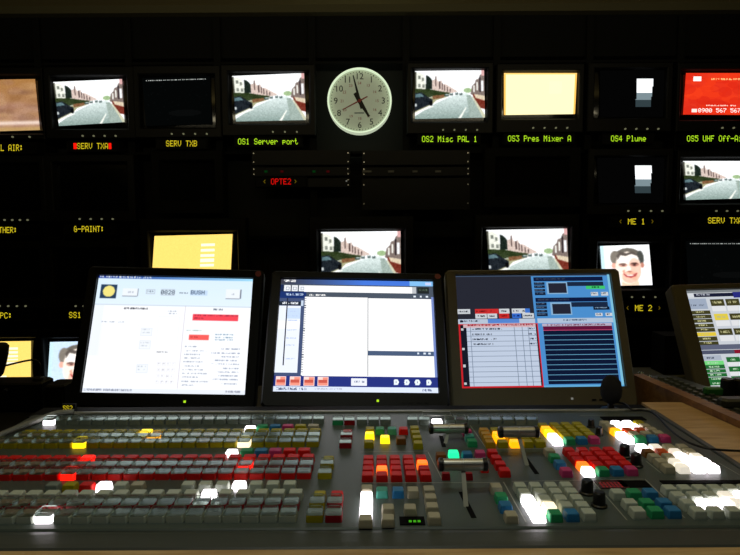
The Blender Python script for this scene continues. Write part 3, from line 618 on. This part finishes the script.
# ------------------------------------------------------------------ flat screens
def lcd(pose, casem, bl, br, bt, bb, can, pm, label, badge=False, led=(.5, GRN), name='flat_monitor', SW=.304):
    x, y, z, yaw, tilt, rl = pose; SH = .228
    R = Matrix.Rotation(yaw, 4, 'Z') @ Matrix.Rotation(-tilt, 4, 'X') @ Matrix.Rotation(-rl, 4, 'Y')
    c = Vector((x, y, z)); base = Vector((x, y+.10, .8006))
    t = thing(name, label, 'monitor', tuple(base), (0, 0, yaw), 'flat screens standing behind the console')
    inv = (Matrix.Translation(base) @ Matrix.Rotation(yaw, 4, 'Z')).inverted()
    M = inv @ Matrix.Translation(c) @ R
    def tr(vf): return [tuple(M @ Vector(v)) for v in vf[0]], vf[1]
    O = (-SW/2-bl, SW/2+br, -SH/2-bb, SH/2+bt); I = (-SW/2-.001, SW/2+.001, -SH/2-.001, SH/2+.001)
    def R4(q, yy, g): x0, x1, z0, z1 = q; k = .006; return [(x0+g+k, yy, z0+g), (x1-g-k, yy, z0+g), (x1-g, yy, z0+g+k), (x1-g, yy, z1-g-k), (x1-g-k, yy, z1-g), (x0+g+k, yy, z1-g), (x0+g, yy, z1-g-k), (x0+g, yy, z0+g+k)]
    def I8(q, yy): x0, x1, z0, z1 = q; k = .0; return [(x0, yy, z0), (x1, yy, z0), (x1, yy, z0), (x1, yy, z1), (x1, yy, z1), (x0, yy, z1), (x0, yy, z1), (x0, yy, z0)]
    cs = loft([R4(O, .035, .02), R4(O, .028, .002), R4(O, -.004, 0), R4(O, -.008, .003), I8(I, -.007), I8(I, .0015)], cap=False); cs[1].append((7, 6, 5, 4, 3, 2, 1, 0))
    case = obj('casing', tr(cs), casem, t)
    obj('screen_glass', tr(box(I[0], I[1], .0005, .002, I[2], I[3])), glassm, t)
    q = [tuple(M @ Vector(v)) for v in ((-SW/2, 0, SH/2), (SW/2, 0, SH/2), (SW/2, 0, -SH/2), (-SW/2, 0, -SH/2))]
    link('picture', picture_mesh('picture', can, q, pm), t)
    A = M @ Vector((0, .03, -.02)); 
    obj('neck', bevbox(-.03, .03, A[1], A[1]+.03, .008, A[2], .004), casem, t)
    obj('foot', bevbox(-.10, .10, A[1]-.09, A[1]+.09, 0, .012, .006), casem, t)
    if led: obj('power_lamp', tr(lathe([(.0022, -.0072), (.0022, -.0085)], 10, 'y')) if False else tr(box(-SW/2+SW*led[0]-.002, -SW/2+SW*led[0]+.002, -.0085, -.007, -SH/2-bb*.55-.002, -SH/2-bb*.55+.002)), led[1], t)
    for k in range(4): obj('menu_key', tr(box(SW/2-.07+k*.014, SW/2-.062+k*.014, -.0088, -.007, -SH/2-bb*.62-.0015, -SH/2-bb*.62+.0015)), bezelm, t)
    if badge: obj('badge', tr(([(SW/2+br*.5+.006*cos(a*pi/6), -.0084, SH/2+bt*.5+.006*sin(a*pi/6)) for a in range(12)], [tuple(range(11, -1, -1))])), mat('badge_maroon', (120, 44, 40), .5), t, label='small round dull red badge')
    return t
def scr1():
    c = Can(260, 195, (250, 252, 255)); g = (176, 184, 198); dk_ = (104, 112, 130); m = (196, 204, 214)
    c.vgrad((216, 236, 250), (252, 253, 255)); c.rect(0, .26, 1, 1, (250, 252, 255)); c.rect(.0, .26, .06, .7, (238, 243, 252))
    for k in range(130): c.rect(k/260*2, 0, k/260*2+.01, .022, tuple(np.array((24, 50, 140))*(1-k/130)+np.array((160, 220, 250))*(k/130)))
    c.scrib(.01, .004, .34, (220, 226, 236), 3); c.rect(.0, .252, 1, .257, (196, 202, 214))
    c.rect(.025, .075, .128, .20, (40, 62, 90)); c.ell(.077, .137, .038, .05, (240, 226, 130))   # plain generic stand-in for the emblem
    def btn(x0, y0, x1, y1): c.rect(x0, y0, x1, y1, (236, 242, 248)); c.rect(x0, y1, x1, y1+.006, dk_); c.rect(x1, y0, x1+.004, y1, dk_)
    btn(.165, .11, .26, .175); c.scrib(.2, .135, .235, g, 3); btn(.83, .10, .925, .18); c.scrib(.87, .135, .89, g, 3)
    c.frame(.315, .115, .375, .155, g); c.scrib(.325, .127, .365, dk_, 3); c.frame(.41, .108, .50, .165, g); c.text(.415, .118, '0828', (50, 56, 72)); c.scrib(.53, .138, .59, dk_, 2); c.rect(.60, .112, .71, .158, (196, 218, 242)); c.text(.605, .114, 'BUSH', (60, 74, 100))
    c.scrib(.19, .28, .34, (70, 70, 78), 3); c.scrib(.06, .405, .14, g, 2); c.scrib(.165, .405, .2, g, 2)
    c.rect(.065, .43, .30, .85, (255, 255, 255)); c.frame(.065, .43, .30, .85, (232, 238, 246))
    c.scrib(.47, .30, .53, g, 2); c.scrib(.47, .32, .53, g, 2); c.rect(.415, .35, .55, .60, (255, 255, 255)); c.frame(.415, .35, .55, .60, (230, 236, 243))
    for y in (.45, .56, .76): c.rect(.31, y, .385, y+.075, (240, 244, 249)); c.frame(.31, y, .385, y+.075, (222, 228, 236)); c.scrib(.32, y+.015, .375, m, 2); c.scrib(.325, y+.042, .37, m, 2)
    c.scrib(.43, .655, .5, (140, 140, 148), 2)
    for i in range(4):
        for j in range(4): c.frame(.44+i*.03, .74+j*.05, .463+i*.03, .775+j*.05, (232, 232, 238)); c.scrib(.446+i*.03, .752+j*.05, .456+i*.03, (190, 190, 198), 2)
    c.rect(.577, .257, .582, .96, (206, 198, 208)); c.scrib(.76, .275, .82, dk_, 3)
    c.rect(.63, .325, .925, .378, (246, 74, 88)); c.scrib(.64, .333, .92, (150, 40, 64), 2); c.scrib(.64, .355, .70, (140, 40, 60), 2)
    c.scrib(.60, .465, .70, (176, 200, 196), 2); c.rect(.618, .505, .745, .55, (248, 96, 92)); c.scrib(.63, .52, .68, (180, 60, 60), 2)
    for k in range(3): c.scrib(.785, .495+k*.024, .90, (120, 150, 176), 2)
    for k, a_ in enumerate((.08, .14, .1, .1, .12, .1, .13, .16, .1, .17, .08)): c.scrib(.60, .605+k*.032, .60+a_, (160, 168, 186), 2)
    for k, a_ in enumerate((.12, .18, .12, .15, .17, .1, .13, .12, .16, .1)): c.scrib(.95-a_, .62+k*.032, .95, (150, 160, 182), 2)
    c.rect(0, .965, 1, 1, (232, 238, 248)); c.scrib(.01, .97, .3, (140, 146, 164), 3); c.scrib(.88, .972, .97, (150, 154, 170), 3); c.blur(1); return c
def scr2():
    c = Can(260, 195, (255, 255, 255)); nb = (40, 52, 128)
    for k in range(130): c.rect(k/130, 0, k/130+.01, .05, tuple(np.array((60, 60, 70))*(1-min(k/70, 1))+np.array((70, 120, 220))*min(k/70, 1)) if k < 110 else (130, 190, 240))
    c.scrib(.02, .008, .1, (240, 240, 240), 4); c.rect(.95, .012, .99, .035, (200, 210, 250))
    c.rect(0, .045, 1, .17, (74, 84, 98)); c.rect(.0, .05, .02, .2, (30, 44, 80))
    for k in range(3): c.rect(.025+k*.048, .058, .065+k*.048, .115, (240, 242, 246)); c.frame(.033+k*.048, .07, .056+k*.048, .105, (150, 160, 176))
    c.rect(.155, .055, .86, .118, (255, 255, 255)); c.rect(.86, .055, .89, .118, (190, 194, 198)); c.rect(.895, .055, .975, .118, (34, 40, 40)); c.scrib(.905, .075, .965, (80, 96, 80), 4)
    c.rect(0, .12, .17, .2, (30, 52, 110)); c.scrib(.04, .135, .15, (190, 210, 240), 4); c.scrib(.19, .14, .3, (240, 240, 240), 3); c.rect(.87, .14, .885, .155, (230, 240, 250)); c.rect(.91, .14, .925, .155, (230, 240, 250)); c.rect(.95, .14, .965, .155, (230, 240, 250))
    c.rect(0, .18, .17, .96, (70, 84, 120)); c.rect(0, .21, .14, .245, (34, 44, 56)); c.scrib(.01, .218, .12, (240, 244, 250), 4); c.rect(.14, .2, .155, .25, (200, 216, 236))
    c.rect(.0, .25, .14, .84, (236, 242, 254)); c.rect(.05, .27, .14, .37, (200, 220, 248)); c.rect(0, .39, .14, .46, (252, 253, 255))
    for y in (.3, .34, .38, .47, .54, .6, .72): c.scrib(.06, y, .12, (190, 206, 236), 2)
    c.rect(.048, .18, .052, .78, (40, 44, 60)); c.rect(.16, .165, .995, .86, (255, 255, 255))
    for k in range(32): c.rect(.16, .18+k*.021, .172, .186+k*.021, (60, 70, 90))
    c.rect(.568, .165, .575, .86, (70, 78, 92)); c.rect(.575, .165, .985, .17, (60, 70, 90)); c.rect(.575, .645, 1, .685, (74, 92, 122)); 
    for x in (.88, .92, .95): c.rect(x, .658, x+.014, .672, (220, 232, 246))
    c.rect(.985, .15, 1, .87, (120, 140, 200)); c.rect(0, .865, 1, .955, nb)
    for k in range(4): c.rect(.01+k*.085, .872, .075+k*.085, .948, (244, 150, 130)); c.rect(.014+k*.085, .878, .04+k*.085, .895, (255, 220, 210)); c.rect(.014+k*.085, .9, .07+k*.085, .922, (206, 90, 76)); c.frame(.01+k*.085, .872, .075+k*.085, .948, (250, 220, 220))
    c.rect(.47, .88, .565, .945, (236, 240, 250)); c.scrib(.49, .905, .55, (120, 130, 160), 3)
    for x in (.745, .81, .875, .945): c.ell(x, .91, .016, .024, (236, 246, 250)); c.rect(x-.014, .905, x+.01, .935, (236, 246, 250)); c.rect(x-.003, .905, x+.002, .916, nb)
    c.rect(0, .955, 1, 1, (222, 232, 252)); c.scrib(.02, .965, .2, (90, 100, 130), 4); c.scrib(.25, .965, .42, (190, 196, 210), 3); c.scrib(.9, .965, .97, (120, 130, 160), 4); return c
def scr3():
    B = (84, 158, 228); c = Can(260, 208, B); hd = (206, 220, 240); P = 1/208
    c.rect(0, 0, .49, .40, (44, 46, 58)); c.rect(0, 0, 1, .01, (70, 86, 110))
    def bt(x, y, w_, col=(226, 232, 238), tx=(50, 56, 70)): c.rect(x, y, x+w_, y+.042, col); c.scrib(x+.01, y+.015, x+w_-.01, tx, 3)
    RD = ((226, 52, 52), (120, 20, 24))
    bt(.0, .308, .08); bt(.11, .308, .09, *RD); bt(.20, .308, .06, *RD); bt(.265, .308, .065)
    for x in (.345, .405): bt(x, .308, .058)
    bt(.11, .352, .075); bt(.19, .352, .06); bt(.26, .352, .068, (226, 50, 50), (130, 20, 20)); bt(.345, .352, .06, (60, 120, 226), (20, 40, 120)); bt(.41, .352, .075); c.rect(.43, .308, .46, .345, (70, 130, 230))
    c.rect(.0, .398, .49, .44, hd); c.rect(.19, .40, .39, .438, (96, 148, 232)); c.scrib(.04, .41, .14, (60, 70, 90), 3); c.ell(.022, .418, .012, .012, (40, 40, 60))
    c.rect(0, .44, .505, 1, (222, 40, 50)); c.rect(.012, .452, .495, .985, (26, 30, 44)); c.rect(.05, .452, .488, .985, (214, 228, 250))
    c.rect(.03, .445, .488, .475, (236, 200, 206)); c.scrib(.06, .451, .48, (180, 40, 60), 3)
    for k in range(11): c.rect(.05, .505+k*.0445, .488, .505+k*.0445+P, (140, 156, 182))
    for x in (.075, .35, .40, .44): c.rect(x, .47, x+.003, .985, (130, 146, 170))
    for k, w_ in enumerate((.19, .13, .15, .13)): c.scrib(.085, .485+k*.0445, .085+w_, (40, 50, 70), 3); c.scrib(.44, .485+k*.0445, .485, (60, 70, 96), 3)
    for y in (.48, .655, .80, .95): c.rect(.014, y, .032, y+.02, (220, 226, 232))
    for y0, dx in ((.02, 0), (.212, .012)):
        c.rect(.505, y0, .955+dx, y0+.04, (16, 30, 70)); c.scrib(.52, y0+.01, .72, (60, 70, 90), 3)
        c.rect(.70, y0+.045, .955+dx, y0+.085, (30, 46, 74))
        for k in range(4): c.rect(.505, y0+.045+k*.032, .575, y0+.07+k*.032, (26, 40, 66)); c.scrib(.51, y0+.052+k*.032, .56, (90, 110, 140), 2)
        c.rect(.585+dx, y0+.045, .72+dx, y0+.16, (150, 196, 236)); c.rect(.595+dx, y0+.055, .71+dx, y0+.15, (42, 44, 60))
        for x in (.865, .93): c.rect(x+dx, y0+.142, x+dx+.045, y0+.175, (226, 232, 240)); c.scrib(x+dx+.008, y0+.153, x+dx+.038, (50, 60, 80), 3)
    c.rect(.84, .108, .96, .135, (70, 220, 120)); c.scrib(.87, .114, .93, (20, 90, 50), 3); c.rect(.87, .30, .975, .325, (20, 36, 60)); c.scrib(.88, .306, .96, (140, 170, 200), 2)
    c.rect(.505, .40, .985, .44, (196, 216, 240)); c.scrib(.67, .412, .82, (60, 80, 110), 3)
    c.rect(.53, .448, .975, .472, (206, 196, 220)); c.scrib(.56, .453, .94, (130, 60, 90), 3); c.rect(.535, .472, .975, .975, (16, 28, 58)); c.rect(.535, .472, .975, .505, (110, 24, 66))
    for k in range(11): c.rect(.535, .505+k*.0435, .975, .505+k*.0435+P, (110, 176, 214) if k else (226, 90, 130))
    c.rect(.985, .0, 1, 1, (140, 214, 244)); c.rect(.505, .985, 1, 1, (110, 190, 240)); return c
def scr4():
    c = Can(240, 180, (224, 230, 238)); ol = (74, 72, 40); gr = (40, 118, 58)
    c.rect(0, 0, 1, .03, (140, 146, 150)); c.rect(0, .03, 1, .075, (236, 240, 246)); c.rect(.06, .035, .36, .075, (30, 34, 60)); c.scrib(.08, .042, .18, (200, 206, 220), 3); c.rect(.36, .03, 1, .09, (46, 50, 140))
    c.rect(.0, .09, .14, .2, (176, 190, 212)); c.scrib(.02, .15, .06, (90, 100, 120), 3); c.scrib(.08, .15, .12, (90, 100, 120), 3)
    for k in range(8):
        y = .215+k*.046; c.rect(.0, y, .15, y+.04, (252, 222, 70) if k == 5 else ol); c.scrib(.04, y+.012, .1, (214, 210, 150), 3)
    for i in range(7):
        for j in range(3):
            x, y = .17+i*.118, .1+j*.155; sp = i == 0 and j == 1
            c.rect(x, y, x+.105, y+.07, (250, 226, 80) if sp else ol); c.scrib(x+.02, y+.027, x+.085, (210, 206, 150), 4); c.rect(x, y+.072, x+.105, y+.13, (250, 252, 255))
    c.rect(0, .575, 1, .62, (104, 110, 134)); c.rect(0, .63, 1, .665, (88, 94, 118)); c.rect(.25, .63, .34, .665, (150, 24, 50)); c.rect(.34, .575, .5, .62, (110, 230, 110)); c.rect(.34, .63, .6, .665, (80, 130, 236))
    c.rect(0, .68, .14, .73, (190, 200, 216)); c.scrib(.03, .7, .09, (90, 100, 120), 3)
    for k in range(6): y = .735+k*.04; c.rect(.0, y, .15, y+.036, (130, 240, 140) if k < 1 else gr); c.scrib(.03, y+.01, .11, (200, 240, 200), 3)
    for i in range(7):
        for j in range(3): x, y = .175+i*.118, .7+j*.095; c.rect(x, y, x+.1, y+.05, gr); c.scrib(x+.03, y+.018, x+.07, (190, 236, 190), 3); c.rect(x, y+.052, x+.1, y+.09, (250, 252, 255))
    c.rect(0, .975, 1, 1, (240, 244, 250)); return c
lcd([-0.3885, 1.1043, 1.001, 0.0438, 0.3581, -0.0324], black, .02, .022, .018, .027, scr1(), MLCD, 'black flat monitor with a pale form on screen, left end of the desk', True, (.64, GRN))
lcd([-0.0262, 1.0937, 1.0007, 0.0479, 0.5263, -0.0291], black, .02, .019, .016, .030, scr2(), MLCD, 'black flat monitor showing blank white windows, middle of the desk', True, (.63, GRN))
lcd([.3359, 1.1406, .9991, .0114, .3705, .0046], lcdgrey, .022, .019, .011, .042, scr3(), MLCDD, 'grey flat monitor with a blue and black list screen, right of the middle one', False, (.66, emis('pale_led', (200, 200, 190), .3)), SW=.318)
lcd([.8881, 1.2814, .9568, 0, .4726, .0237], lcdgrey, .034, .03, .014, .034, scr4(), MLCDD, 'grey flat monitor with yellow and green key grid, at the right edge', False, None)

# ------------------------------------------------------------------ side console at the right
sd = thing('side_console', 'wood-edged side console rising to the right of the mixing console', 'console', (.9, 1.1, .8))
def sp(px, py, z): p = onz(px, py, z); return (p[0]-.9, p[1]-1.1)
nn = np.array([-rd[1], rd[0]]); nn = nn if nn[0] > 0 else -nn; A = RA; B = np.array([RX(.36), .36, .908]); dd = rd
def off(P, s, t=0): return (P[0]+nn[0]*s+dd[0]*t-.9, P[1]+nn[1]*s+dd[1]*t-1.1)
def slab(s0, s1, z0, z1): q = [off(A, s0), off(B, s0), off(B, s1), off(A, s1)]; return prism(q, z0-.8, z1-.8)
obj('edge_board', slab(0, .022, .801, .908), woodd, sd); 
obj('top_panel', prism([(x-.9, y-1.1) for x, y in ((RX(.45)+.024, .45), (1.7, .45), (1.7, 1.075), (RX(1.075)+.11, 1.075), (RX(1.165)+.10, 1.165), (RX(1.165)+.024, 1.165))], .06, .098), mat('side_panel', (46, 50, 48), .4), sd)
kb = mesh('small_key', (lambda v: v)(loft([[(-.5, -.5, 0), (.5, -.5, 0), (.5, .5, 0), (-.5, .5, 0)], [(-.42, -.42, .006), (.42, -.42, .006), (.42, .42, .006), (-.42, .42, .006)]])), mat('small_key_grey', (84, 90, 82), .35))
ang = math.atan2(dd[1], dd[0]); LL = np.linalg.norm((B-A)[:2])
for r in range(3):
    for k in range(int(.36/.017)):
        x, y = off(A, .036+r*.019, .012+k*.017); link('push_button', kb, sd, (x, y, .098), (0, 0, ang), (.010, .009, .7))
for (x0, x1, y, c, lb) in ((704, 722, 391.5, (50, 130, 60), 'green key strip'), ):
    a, b = onz(x0, y, .904), onz(x1+2, y, .904); obj('key_strip', bevbox(a[0]-.9, b[0]-.9, a[1]-1.1-.008, a[1]-1.1+.008, .098, .112, .004), mat('green_strip', c, .4), sd, label=lb)
for i, (x, y) in enumerate(((727, 394), (739, 394))):
    a = onz(x, y, .90); obj('rotary_knob', lathe([(.012, 0), (.011, .028), (.009, .031)], 18), knobm, sd, (a[0]-.9, a[1]-1.1, .098))
a = onz(731, 401, .908); obj('fader_handle', bevbox(a[0]-.9-.02, a[0]-.9+.05, a[1]-1.1-.012, a[1]-1.1+.012, .098, .114, .006), mat('handle_grey', (70, 74, 68), .3), sd)
for x, y in ((641, 372.5), (649, 376)):
    a = onz(x, y, .905); obj('indicator_lamp', lathe([(.006, 0), (.006, .006), (.003, .009)], 12), mat('lamp_lens_green', (50, 80, 50), .2), sd, (a[0]-.9, a[1]-1.1, .098))
lg = thing('desk_ledge', 'grey ledge running below the dark monitor at lower right', 'ledge', (1.2, 2.12, .8))
a, b = ony(640, 384, 2.1), ony(700, 376, 2.1)
obj('ledge_board', bevbox(a[0]-1.2-.05, .6, -.02, .12, a[2]-.8, b[2]-.8, .004), trimm, lg); obj('support', box(-.1, .5, .0, .1, 0, a[2]-.8), dark, lg)

a, b = ony(61.5, 411, .936), ony(74.5, 404.5, .936); L = np.array([(a[0]+b[0])/2, .936, .8985])
t = thing('display_sign', 'tiny yellow-lettered strip peeping over the rear left corner of the mixing console', 'sign', tuple(L))
obj('housing', box(a[0]-L[0], b[0]-L[0], .0008, .008, -.098, b[2]-L[2]), dark, t); lettering('SS2', 63, 72.5, 405.5, 410.5, .936, L, YEL, t)

# microphone with trailing cable on the back edge of the console
a = np.array([onz(613.5, 409, .9)[0], .950, .9])
mc = thing('desk_microphone', 'small black oval desk microphone in front of the grey monitor, with cable', 'microphone', (a[0], a[1], .8937))
obj('foot', lathe([(.016, 0), (.016, .003), (.006, .006), (.004, .014)], 20), knobm, mc)
obj('foam_head', lathe([(.004, .012), (.012, .016), (.0165, .026), (.0175, .037), (.0150, .050), (.008, .059), (.001, .061)], 24), mat('foam_black', (12, 12, 12), .95, bump=1, bscale=600), mc, smooth=True)
pth = [(a[0]+.005, a[1], .9088), (a[0]+.018, a[1]-.012, .9085)] + [tuple(onz(x, y, .9066 if x < 720 else .8995)) for x, y in ((632, 410), (642, 410), (652, 412.5), (661, 420), (669.5, 429), (681, 438), (695, 445), (715, 449.5), (760, 452))]
obj('cable', tube(smoothpath([(p[0]-a[0], p[1]-a[1], p[2]-.8936) for p in pth]), .0017, 8), knobm, mc, smooth=True)

# dark equipment at the left behind the console
eb = ony(30, 379, 1.25); 
def eqp(x0, x1, y0, Y, d, label, name):
    A, B = ony(x0, y0, Y), ony(x1, y0, Y); t = thing(name, label, 'equipment', ((A[0]+B[0])/2, Y, .8006)); w2 = (B[0]-A[0])/2
    obj('casing', bevbox(-w2, w2, 0, d, 0, A[2]-.80, .006), black, t)
    obj('front_plate', box(-w2*.9, w2*.9, -.002, .001, .01, A[2]-.81), bezelm, t); return t, A[2]
t1, zt = eqp(-60, 40, 384, 1.25, .06, 'wide low black equipment box at the far left of the desk', 'equipment_box')
t2, _ = eqp(43, 63, 386, 1.23, .06, 'small black box beside the wide low one at far left', 'equipment_box')
for k in range(3): obj('knob', lathe([(.006, -.002), (.005, -.014)], 12, 'y'), knobm, t1, (-.02+k*.03, 0, .05))
Yg = 1.28
def gp(x, y, Y=Yg): return ony(x, y, Y)
g0 = gp(39, 379); gm = thing('gooseneck_microphone', 'black microphone on a thin bent arm in front of the small orange picture', 'microphone', (g0[0], Yg, zt))
P = [gp(39, 379), gp(40.5, 368), gp(38, 361.5), gp(33, 360), gp(25, 361), gp(14, 363.5), gp(6, 365.5)]
P = [(p[0]-g0[0], 0, p[2]-zt) for p in P]; P[0] = (0, 0, .004)
obj('arm', tube(smoothpath(P), .0022, 8), knobm, gm, smooth=True); obj('foot', lathe([(.014, .0005), (.012, .006), (.004, .009)], 16), knobm, gm)
h0, h1 = gp(-1, 376), gp(3, 343)
h0 = (h0[0]-g0[0], 0, h0[2]-zt); h1 = (h1[0]-g0[0], 0, h1[2]-zt)
hm = [tuple(np.array(h0)*(1-k)+np.array(h1)*k) for k in (0, .1, .35, .7, .93, 1)]
obj('capsule', tube(hm, [.005, .009, .0115, .0135, .013, .008], 16), mat('capsule_black', (10, 10, 10), .7), gm, smooth=True)
